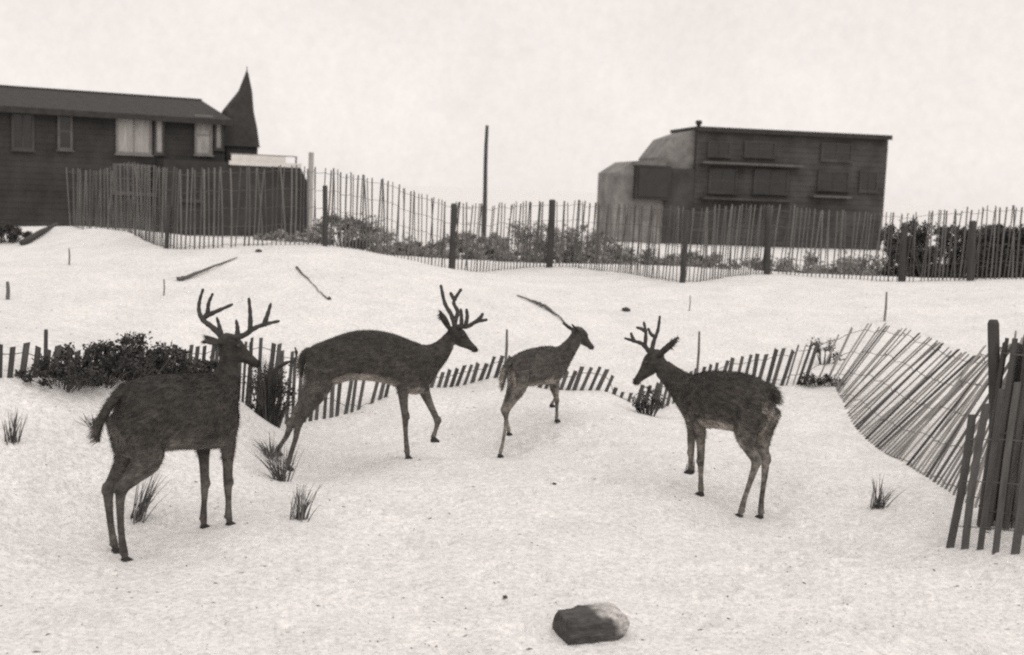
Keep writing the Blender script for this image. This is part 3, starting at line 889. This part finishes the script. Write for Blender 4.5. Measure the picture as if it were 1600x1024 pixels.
# scrub beyond the crest
sc = [(538,27,1.1,.9,"dark scrub bush right of the left house's post"),(590,34,1.2,.8,"grey scrub bush behind the fence, second right of the left house"),
      (655,36,1.0,.75,"small grey bush midway between left house and utility pole"),(700,33,1.2,.5,"low scrub left of the utility pole"),
      (735,42,1.3,.7,"scrub at the foot of the utility pole"),(780,34,1.1,.9,"grey scrub bush right of the utility pole"),
      (822,38,1.5,1.45,"tall humped grey scrub between the utility pole and the thickest fence post"),(880,32,1.3,1.25,"scrub just right of the thickest fence post"),(925,36,1.2,1.1,"scrub left of the boxy house's pale wing"),
      (990,33,1.3,.6,"scrub below the pale wing of the boxy house"),(1090,34,1.5,.65,"scrub below the boxy house's left half"),(1250,34,1.9,.7,"scrub below the boxy house's middle"),(1340,32,1.6,.75,"scrub below the boxy house's right corner"),
      (440,28,1.0,.45,"low scrub under the left house's low wing")]
for i, (px, Y, w, h, lab) in enumerate(sc):
    shrub('scrub_bush', lab, place(px, Y), w*.9, .6, h, 40, 90, .07, 'farleaf', 'scrub beyond the crest fence', seed=70+i, spread=.16)
shrub('low_scrub', "low dark scrub under the left house beside the plank", place(12, 20.6), .55, .3, .30, 40, 70, .035, 'leaf', seed=90, spread=.16)
shrub('hedge', "long low dark hedge behind the fence right of the boxy house", place(1452, 27), 1.05, .5, 1.2, 90, 170, .06, 'leaf', seed=91, spread=.14, cat='hedge', box=True)
shrub('square_bush', "dense black block-shaped bush behind the fence at the right edge", place(1560, 23.5), .42, .35, 1.0, 90, 260, .05, 'leaf', seed=92, spread=.2, box=True)

# ------------------------------------------------------------------ sticks, stakes, stones, the block in front
def stick(name, label, pts, rad, cat='stick', mat='drift', lift=.015):
    P = []
    for (px, py, r, l) in pts:
        g = on_ground(px, py); P.append(g + Vector((0, 0, l + r)))
    o = P[0].copy()
    pts3 = [Vector(q) for q in catmull([tuple(p - o) for p in P], 4)]
    rr = [q[0] for q in catmull([(p[2],) for p in pts], 4)]
    ob = MB().tube([p + Vector((random.uniform(-.006,.006),)*3) for p in pts3], [max(r * random.uniform(.8, 1.2), .002) for r in rr], 7).build(name, M[mat], None, True, o)
    return tag(ob, label, cat)
stick('driftwood_stick', "bent driftwood stick lying on the dune above the nearest buck's antlers", [(277,439,.028,0),(290,438,.026,.01),(325,424,.018,.02),(370,405,.007,.01)], 0)
stick('driftwood_twig', "thin straight twig with knobs lying on the dune above the walking buck", [(464,420,.022,.0),(475,432,.010,.01),(498,456,.006,.01),(510,467,.01,.0),(516,469,.024,0)], 0)
stick('driftwood_branch', "slim pale branch lying on the dune behind the small deer's head", [(808,463,.010,0),(835,475,.016,.01),(850,482,.022,.01),(868,493,.012,.01),(886,508,.008,.0)], 0)
stick('plank', "dark weathered plank on the slope below the left house", [(36,384,.05,0),(62,370,.045,.02),(88,354,.035,.0)], 0, 'plank', 'post')

def snag():
    P = [at(424, 600, 10.25), at(432, 577, 10.25), at(448, 567, 10.2), at(461, 563, 10.2), at(463, 552, 10.2), at(461, 543, 10.2)]
    o = P[0].copy(); o.z = ground(o.x, o.y)
    C = [Vector(c) for c in catmull([tuple(p - o) for p in [Vector((o.x, o.y, o.z - .05))] + P], 4)]
    n = len(C)
    tag(MB().tube(C, [.02 - .010 * i / n + .004 * math.sin(i * 1.3) for i in range(n)], 7).build('dead_branch', M['post'], None, True, o), "crooked dead branch sticking out of the brush between the two left bucks", 'branch')
snag()

def stake(px, py, ph, label, r=.013, mat='slat_grey'):
    b = on_ground(px, py); d = (b - EYE).length
    h = ph * b.y / F
    o = MB().tube([(0,0,-.2),(0,0,0),(.006,0,h*.5),(.0,0,h)], [r,r,r*.95,r*.75], 6).build('stake', M[mat], None, True, b)
    tag(o, label, 'stake', 'thin stakes standing in the sand')
stake(790, 568, 54, "thin stake rising behind the small deer's rump", .017)
stake(1089, 585, 68, "tall thin stake rising behind the right buck's shoulders", .015)
stake(1077, 486, 24, "tiny faint stake on the dune above the right buck's antlers", .008)
stake(1382, 502, 46, "thin stake behind the fence where it starts to lean", .016)
stake(108, 414, 26, "tiny stake on the dune below the left house", .012)
stake(256, 462, 26, "faint short stake on the dune left of the nearest buck's antlers", .010)
stake(12, 468, 28, "short stake by the left edge of the dune", .022)

def pebble(px, py, wpx, label, seed):
    b = on_ground(px, py); r = wpx / 2 * b.y / F
    bm = bmesh.new(); bmesh.ops.create_icosphere(bm, subdivisions=2, radius=1.0)
    for v in bm.verts:
        k = 1 + .25 * noise.noise(v.co * 1.7 + Vector((seed, 0, 0)))
        v.co = Vector((v.co.x * r * k, v.co.y * r * .8 * k, v.co.z * r * .55 * k))
    m = bpy.data.meshes.new("shape"); bm.to_mesh(m); bm.free()
    m.polygons.foreach_set("use_smooth", [True]*len(m.polygons))
    o = link('pebble', m, M['post'], None, b + Vector((0, 0, r * .3)))
    tag(o, label, 'pebble', 'dark pebbles on the sand')
pebble(978, 486, 14, "dark pebble on the dune above the right buck's antlers", 1)
pebble(404, 394, 11, "dark pebble just below the crest fence near the bent stick", 2)
pebble(789, 934, 9, "dark pebble left of the weathered block in the foreground", 3)
pebble(866, 757, 7, "tiny dark pebble on the open sand under the small deer", 4)

def block():
    b = on_ground(925, 990)
    k = b.y / F
    root_loc = b
    xs = [-.175, -.165, -.08, .0, .06, .11, .145, .17]
    hs = [.122, .128, .135, .15, .158, .145, .115, .075]
    ds = [.105, .11, .115, .12, .115, .10, .08, .05]
    bot = [-.02]*5 + [0.0, .02, .04]
    n = 14; rings = []
    for x, h, d, b0 in zip(xs, hs, ds, bot):
        rg = []
        for j in range(n):
            q = 2*math.pi*j/n
            cx, sx = math.cos(q), math.sin(q)
            e = .55
            yy = math.copysign(abs(cx)**e, cx) * d; zz = math.copysign(abs(sx)**e, sx)
            z = b0 + (zz+1)/2*(h-b0)
            p = Vector((x + z*.12 + (.0 if x > -.16 else .0), yy, z))
            nz = noise.noise(p*14)*.010 + noise.noise(p*40)*.004
            rg.append(p + Vector((noise.noise(p*11+Vector((5,5,5)))*.010, nz*math.copysign(1, cx), nz)))
        rings.append(rg)
    me = MB().loft(rings).mesh()
    bm = bmesh.new(); bm.from_mesh(me)
    bmesh.ops.subdivide_edges(bm, edges=bm.edges[:], cuts=2, use_grid_fill=True)
    for v in bm.verts:
        p = v.co.copy()
        v.co += Vector((noise.noise(p*30), noise.noise(p*30+Vector((9,0,0))), noise.noise(p*30+Vector((0,9,0))))) * .009 + Vector((0, 1, 1)) * (noise.noise(Vector((p.x*8, p.y*55, p.z*55))) * .006)
    bm.to_mesh(me); bm.free()
    # vertex colours grow paler towards the upper right end
    cols = []
    for v in me.vertices:
        s = v.co.x - .07 + (v.co.z - .10) * 1.0 + noise.noise(v.co*22)*.06
        t = min(max(s/.05 + .5, 0), 1)
        cols.append((.75*(1-t) + 4.6*t) * (1 + .5*noise.noise(v.co*60)))
    color_attr(me, cols)
    mat = material('pale_ended_block', 0.055, 0.125, 8, 0.9, 0.9, 40, stretch=(.6, 3, 3), attr='Col')
    b.z -= .022
    o = link('weathered_block', me, mat, None, b)
    o.rotation_euler = (0, 0, R(20))
    tag(o, "chunky dark weathered block with paler upper right end in the foreground", 'block')
block()

def debris():
    """shell chips, straw and twig ends strewn over the sand"""
    V, Fc, C = [], [], []
    r = random.Random(11)
    for i in range(1100):
        y = 5.2 + 15 * r.random() ** 1.7; x = r.uniform(-.5, .5) * y * .95
        g = ground(x, y)
        if g > 1.6: continue
        a = r.uniform(0, 6.28); L_ = r.choice((.005, .006, .008, .018)) * r.uniform(.6, 1.4); w = min(L_ * .5, .006) * r.uniform(.6, 1.2); h = r.uniform(.003, .008)
        c, s_ = math.cos(a), math.sin(a); b0 = len(V)
        for (u, v, z) in ((-L_, 0, 0), (0, -w, 0), (L_, 0, 0), (0, w, 0), (L_ * .15, 0, h)):
            V.append((x + u*c - v*s_, y + u*s_ + v*c, g + z))
        Fc += [(b0, b0+1, b0+4), (b0+1, b0+2, b0+4), (b0+2, b0+3, b0+4), (b0+3, b0, b0+4)]
        C += [r.choice((.6, 1, 1.6, 2.6, 4))] * 5
    m = mesh_from(V, Fc); color_attr(m, C)
    o = link('beach_debris', m, M['grass']); tag(o, 'fine dark shell chips and straw strewn over the sand', 'debris', kind='stuff')
debris()

# ------------------------------------------------------------------ deer
def ellipse_ring(top, bot, w, n=20, e=0.9):
    """cross section between a back point and a belly point, half width w sideways (y)"""
    c = (top + bot) / 2; u = (top - bot) / 2
    out = []
    for j in range(n):
        q = 2*math.pi*j/n
        cx, sx = math.cos(q), math.sin(q)
        a = math.copysign(abs(cx)**e, cx); b = math.copysign(abs(sx)**e, sx)
        wy = w * (1 - .14 * b)           # a little wider low down
        out.append(c + u * b + Vector((0, a * wy, 0)))
    return out

HEADST = [(-.085,.03,-.03,.035),(-.06,.055,-.055,.055),(-.02,.07,-.072,.064),(.03,.068,-.08,.066),(.07,.052,-.077,.056),(.11,.034,-.064,.043),
          (.15,.022,-.052,.035),(.19,.015,-.044,.032),(.215,.008,-.040,.030),(.232,-.004,-.028,.018)]

def build_deer(idx, D):
    fr = D['frame']
    gz = min(w.z for w in D['feet'].values())
    base = fr.base.copy(); base.z = ground(base.x, base.y)
    fr.base = base
    root = empty('deer', base, fr.a, D['label'], 'deer', 'deer standing in the hollow')
    pt = fr.pt
    mb = MB()
    # trunk, stations interpolated
    st = []
    for (t, b, w) in D['torso']:
        a_, b_ = pt(*t), pt(*b); st.append((*a_, *b_, w))
    for q in [catmull(st, 3)]:
        mb.loft([ellipse_ring(Vector(s[0:3]), Vector(s[3:6]), max(s[6], .01)) for s in q])
    # neck
    nk = []
    for (t, b, w) in D['neck']:
        a_, b_ = pt(*t), pt(*b); nk.append((*a_, *b_, w))
    S = None
    q = catmull(nk, 3)
    mb.loft([ellipse_ring(Vector(s[0:3]), Vector(s[3:6]), s[6], e=1.0) for s in q])
    # head
    Sw = fr.world(*D['skull'])
    hy = R(D['headyaw'])
    hf = Vector((math.cos(hy), math.sin(hy), 0)); hr = Vector((math.sin(hy), -math.cos(hy), 0))
    def hpt(px, py, d=0.0):
        v = ray(px, py); t = (d + (Sw - EYE).dot(hr)) / v.dot(hr)
        return EYE + v * t
    Nw = hpt(*D['nose'])
    Sl, Nl = fr.loc(Sw), fr.loc(Nw)
    fwd = (Nl - Sl); hl = fwd.length; fwd.normalize(); sc = hl / .232
    lat = Vector((0, 0, 1)).cross(fwd).normalized(); upv = fwd.cross(lat).normalized()
    print("DEER", idx, "head len", round(hl * .317/.232, 3), "body len", round((Vector(st[0][0:3]) - Vector(st[-1][0:3])).length, 2))
    rings = []
    for (x, t, b, w) in HEADST:
        c = Sl + fwd * (x * sc); rg = []
        for j in range(18):
            qq = 2*math.pi*j/18; cx, sx = math.cos(qq), math.sin(qq)
            z = (t + b)/2 + (t - b)/2 * sx
            rg.append(c + upv * (z * sc) + lat * (w * cx * sc))
        rings.append(rg)
    mb.loft(rings)
    # join skull and neck
    ntop = (Vector(nk[-1][0:3]) + Vector(nk[-1][3:6])) / 2
    mb.tube([ntop, Sl - fwd*.01*sc - upv*.01*sc], [nk[-1][6]*1.0, .062*sc], 14)
    for s_ in (-1, 1):      # brow ridge and cheek
        mb.tube([Sl + fwd*(-.005*sc) + lat*(s_*.045*sc) + upv*.035*sc, Sl + fwd*(.065*sc) + lat*(s_*.040*sc) + upv*.030*sc], [.026*sc, .02*sc], 8)
    # ears
    (bx, by, bd), (tx, ty, td) = D['ears']
    eb, et = fr.loc(hpt(bx, by, bd)), fr.loc(hpt(tx, ty, td))
    def refl(p):
        d = (p - Sl).dot(lat); return p - lat * (2 * d)
    for (p0, p1) in ((eb, et), (refl(eb), refl(et))):
        ax = (p1 - p0); Ln = ax.length
        if Ln < .13 * sc: p1 = p0 + ax.normalized() * .14 * sc; ax = p1 - p0; Ln = ax.length
        axn = ax.normalized()
        inw = (Sl - p0); inw = (inw - axn * inw.dot(axn)).normalized()
        sd = axn.cross(fwd)
        sd = (axn.cross(inw) if sd.length < .2 else fwd - axn * fwd.dot(axn)).normalized()
        thk = axn.cross(sd).normalized()
        p0_ = p0 - axn * .02
        rg = []
        for (t, w, th) in ((0,.018,.015),(.2,.028,.014),(.45,.038,.012),(.7,.031,.010),(.9,.014,.009),(1.0,.005,.006)):
            c = p0_ + (p1 - p0_) * t
            rg.append([c + sd * (math.cos(2*math.pi*j/12) * w * sc) + thk * (math.sin(2*math.pi*j/12) * th * sc + .012*math.cos(2*math.pi*j/12)**2*sc) for j in range(12)])
        mb.loft(rg)
    # legs
    hoofs = []
    for nm, ch in D['legs'].items():
        P = [(*pt(a, b, d), r) for (a, b, d, r) in ch]
        C = catmull(P, 4)
        mb.tube([Vector(c[:3]) for c in C], [c[3] for c in C], 12, True)
        j = 4 if nm[0] == 'h' else 4
        # joint bulge at hock / knee
        kq = 3
        p = Vector(P[kq][:3]); r = P[kq][3]
        back = -1 if nm[0] == 'h' else 1
        mb.tube([p + Vector((back*.012, 0, r*1.3)), p + Vector((back*.016*D['k'], 0, 0)), p + Vector((0, 0, -r*1.4))], [r*.75, r*.92, r*.6], 10)
        hoofs.append((nm, Vector(P[-1][:3]), Vector(P[-2][:3]), P[-1][3]))
        # dewclaws
        fet = Vector(P[-2][:3])
        for s_ in (-1, 1):
            mb.tube([fet + Vector((-.008, s_*.012, .0))*D['k'], fet + Vector((-.028, s_*.014, -.018))*D['k']], [.009*D['k'], .005*D['k']], 6)
    # tail
    T = [(*pt(a, b), r) for (a, b, r) in D['tail']]
    C = catmull(T, 4)
    mb.tube([Vector(c[:3]) for c in C], [max(c[3], .006) for c in C], 10, True, flat=(Vector((0, 1, 0)), 1.25))
    raw = mb.mesh()
    tmp = bpy.data.objects.new("tmp", raw); col.objects.link(tmp)
    rm = tmp.modifiers.new("r", 'REMESH'); rm.mode = 'VOXEL'; rm.voxel_size = .0075 * (1 if D['k'] > .8 else .85); rm.use_smooth_shade = True
    sm = tmp.modifiers.new("s", 'SMOOTH'); sm.iterations = 5; sm.factor = .5
    dg = bpy.context.evaluated_depsgraph_get(); dg.update()
    me = bpy.data.meshes.new_from_object(tmp.evaluated_get(dg))
    bpy.data.objects.remove(tmp)
    # coat colours: dark back and flanks, pale belly, throat, inner legs, under the tail, muzzle ring
    nv = len(me.vertices)
    co = np.zeros(nv*3); me.vertices.foreach_get("co", co); co = co.reshape(-1, 3)
    no = np.zeros(nv*3); me.vertices.foreach_get("normal", no); no = no.reshape(-1, 3)
    def paint(co, no):
        c = np.full(len(co), D['tone'])
        nn = np.array([noise.noise(Vector(p) * 9) for p in co]) * .5 + np.array([noise.noise(Vector(p) * 30) for p in co]) * .3
        zb = (pt(*D['torso'][4][1])).z
        xa, xb = pt(*D['torso'][1][1]).x, pt(*D['torso'][-2][1]).x
        bel = np.clip((-no[:, 2] - .35 + nn*.25) / .4, 0, 1) * (co[:, 2] > zb - .12) * (co[:, 2] < zb + .16) * (co[:, 0] > xa) * (co[:, 0] < xb)
        inner = np.clip((-no[:, 1] * np.sign(co[:, 1]) - .45 + nn*.2) / .4, 0, 1) * (co[:, 2] < zb + .02) * (co[:, 2] > zb*.35) * .7
        tb = pt(*D['torso'][0][1])
        rump = np.clip((-no[:, 0] - .55 + nn*.2) / .3, 0, 1) * np.exp(-((co[:, 2] - tb.z + .02) / .07) ** 2) * (np.abs(co[:, 1]) < .09)
        hd = co - np.array(Sl)
        hx = hd @ np.array(fwd); hz = hd @ np.array(upv); hyy = hd @ np.array(lat)
        thr = np.exp(-((hx - .05*sc) / (.05*sc)) ** 2) * (np.abs(hyy) < .05) * np.clip((-hz - .055*sc + nn*.02) / .03, 0, 1) * (hz > -.12*sc)
        k = np.clip((bel * .5 + inner * .10 + rump*.7) * D.get('pale', 1) + thr * D.get('throat', .4), 0, 1)
        c = c * (1 + nn * .55)
        c = c * (1 - k) + .30 * k
        nose = np.exp(-(((hx - .225*sc) / .022) ** 2)) * (np.abs(hyy) < .05) * (np.abs(hz) < .09)
        c = c * (1 - nose) + .014 * nose
        leg = np.clip((zb - .12 - co[:, 2]) / .2, 0, 1)
        c = c * (1 + leg * .12)
        zt_ = pt(*D['torso'][4][0]).z
        fk = np.clip((zb + .20 - co[:, 2]) / .2, 0, 1) * np.clip(.5 + 1.6 * nn, 0, 1.4)
        c = c * (1 + D.get('flank', .5) * fk)
        c = c * (.72 + .55 * np.clip((zt_ - co[:, 2]) / (zt_ - zb), 0, 1))
        return c
    cols = paint(co, no)
    color_attr(me, np.stack([cols*1.05, cols, cols*.94], 1))
    body = link('body', me, M['coat'], root)
    # fur: short strokes lying along the coat
    me.calc_loop_triangles()
    nt = len(me.loop_triangles)
    tv = np.zeros(nt*3, dtype=np.int64); me.loop_triangles.foreach_get("vertices", tv); tv = tv.reshape(-1, 3)
    A_, B_, C_ = co[tv[:, 0]], co[tv[:, 1]], co[tv[:, 2]]
    ar = np.linalg.norm(np.cross(B_-A_, C_-A_), axis=1); pr = ar / ar.sum()
    NF = 34000 if D['k'] > .8 else 20000
    ti = rng.choice(nt, NF, p=pr)
    u = rng.random((NF, 2)); fl = u.sum(1) > 1; u[fl] = 1 - u[fl]
    pos = A_[ti] + (B_-A_)[ti]*u[:, :1] + (C_-A_)[ti]*u[:, 1:]
    nr = no[tv[ti, 0]]
    zb = (pt(*D['torso'][4][1])).z
    flow = np.tile(np.array([-1.0, 0, -.45]), (NF, 1))
    lowleg = pos[:, 2] < zb - .08
    flow[lowleg] = [-.15, 0, -1]
    hd = pos - np.array(Sl); hx = hd @ np.array(fwd)
    near_head = np.linalg.norm(hd, axis=1) < .2*sc
    flow[near_head] = -np.array(fwd)
    nkmid = np.array(ntop)
    flow += rng.normal(0, .22, flow.shape)
    flow -= nr * (flow * nr).sum(1)[:, None]
    flow /= np.linalg.norm(flow, axis=1)[:, None] + 1e-9
    ln = rng.uniform(.016, .042, NF) * D['k']
    ln[lowleg] *= .38; ln[near_head] *= .35
    tl = np.sqrt(((pos - np.array(pt(*D['tail'][-2][:2]))) ** 2).sum(1)) < .09
    ln[tl] *= 1.8
    d = flow + nr * rng.uniform(.15, .75, NF)[:, None]
    d /= np.linalg.norm(d, axis=1)[:, None]
    sd = np.cross(nr, d); sd /= np.linalg.norm(sd, axis=1)[:, None] + 1e-9
    wd = (.0016 * rng.uniform(.7, 1.4, NF))[:, None]
    root_p = pos - nr * .002
    V = np.stack([root_p - sd*wd, root_p + sd*wd, root_p + d*ln[:, None]], 1).reshape(-1, 3)
    fm = bpy.data.meshes.new("shape")
    fm.vertices.add(NF*3); fm.vertices.foreach_set("co", V.ravel())
    fm.loops.add(NF*3); fm.loops.foreach_set("vertex_index", np.arange(NF*3))
    fm.polygons.add(NF); fm.polygons.foreach_set("loop_start", np.arange(NF)*3); fm.polygons.foreach_set("loop_total", np.full(NF, 3))
    fm.update()
    fc_ = np.repeat(cols[tv[ti, 0]] * rng.uniform(.45, 2.0, NF), 3)
    color_attr(fm, np.stack([fc_*1.05, fc_, fc_*.94], 1))
    fur = link('fur', fm, M['coat'], root); fur['kind'] = 'stuff'
    # hooves
    for nm, p, pf, r in hoofs:
        k = D['k']
        g = MB()
        for s_ in (-1, 1):
            y0 = p.y + s_*.0135*k
            prof = [(-.022,.004,.012),(-.010,.010,.034),(.018,.012,.030),(.040,.009,.012),(.052,.004,.004)]
            rgs = []
            for (x, w, h) in prof:
                x *= k; w *= k; h *= k
                zt = p.z - .006*k + h - .018*k; z0 = p.z - .030*k
                rgs.append([Vector((p.x + x, y0 + w, z0)), Vector((p.x + x, y0 + w*.8, zt)), Vector((p.x + x, y0 - w*.8, zt)), Vector((p.x + x, y0 - w, z0))])
            g.loft(rgs)
        g.build('hoof', M['hoof'], root)
    # eyes
    for s_ in (-1, 1):
        c = Sl + fwd*(.04*sc) + lat*(s_*.056*sc) + upv*(.028*sc)
        bm = bmesh.new(); bmesh.ops.create_uvsphere(bm, u_segments=12, v_segments=8, radius=.0155*sc)
        m = bpy.data.meshes.new("shape"); bm.to_mesh(m); bm.free()
        m.polygons.foreach_set("use_smooth", [True]*len(m.polygons))
        link('eye', m, M['eye'], root, c)
    # antlers
    for an in D['antlers']:
        g = MB()
        for bi, br in enumerate(an):
            P = [tuple(fr.loc(hpt(*q))) for q in br]
            C = [Vector(c) for c in catmull(P, 5)]
            r0, r1 = D['aw']
            if bi: r0 *= .85
            n = len(C)
            rad = [r0 + (r1 - r0) * i/(n-1) + .0015*math.sin(i*2.1 + bi) for i in range(n)]
            dirn = (C[-1] - C[-2]).normalized()
            C += [C[-1] + dirn*rad[-1]*.5, C[-1] + dirn*rad[-1]*.9]; rad += [rad[-1]*.75, rad[-1]*.2]
            if bi == 0: C = [C[0] + (Sl - C[0]) * .35] + C; rad = [rad[0]*1.1] + rad
            g.tube(C, rad, 10)
        g.build('antler', M['antler'], root, True)
    return root

for i, D in enumerate(DEER):
    build_deer(i, D)

bpy.context.view_layer.update()
print("TRIS", sum(len(o.data.polygons) for o in bpy.data.objects if o.type == 'MESH'))
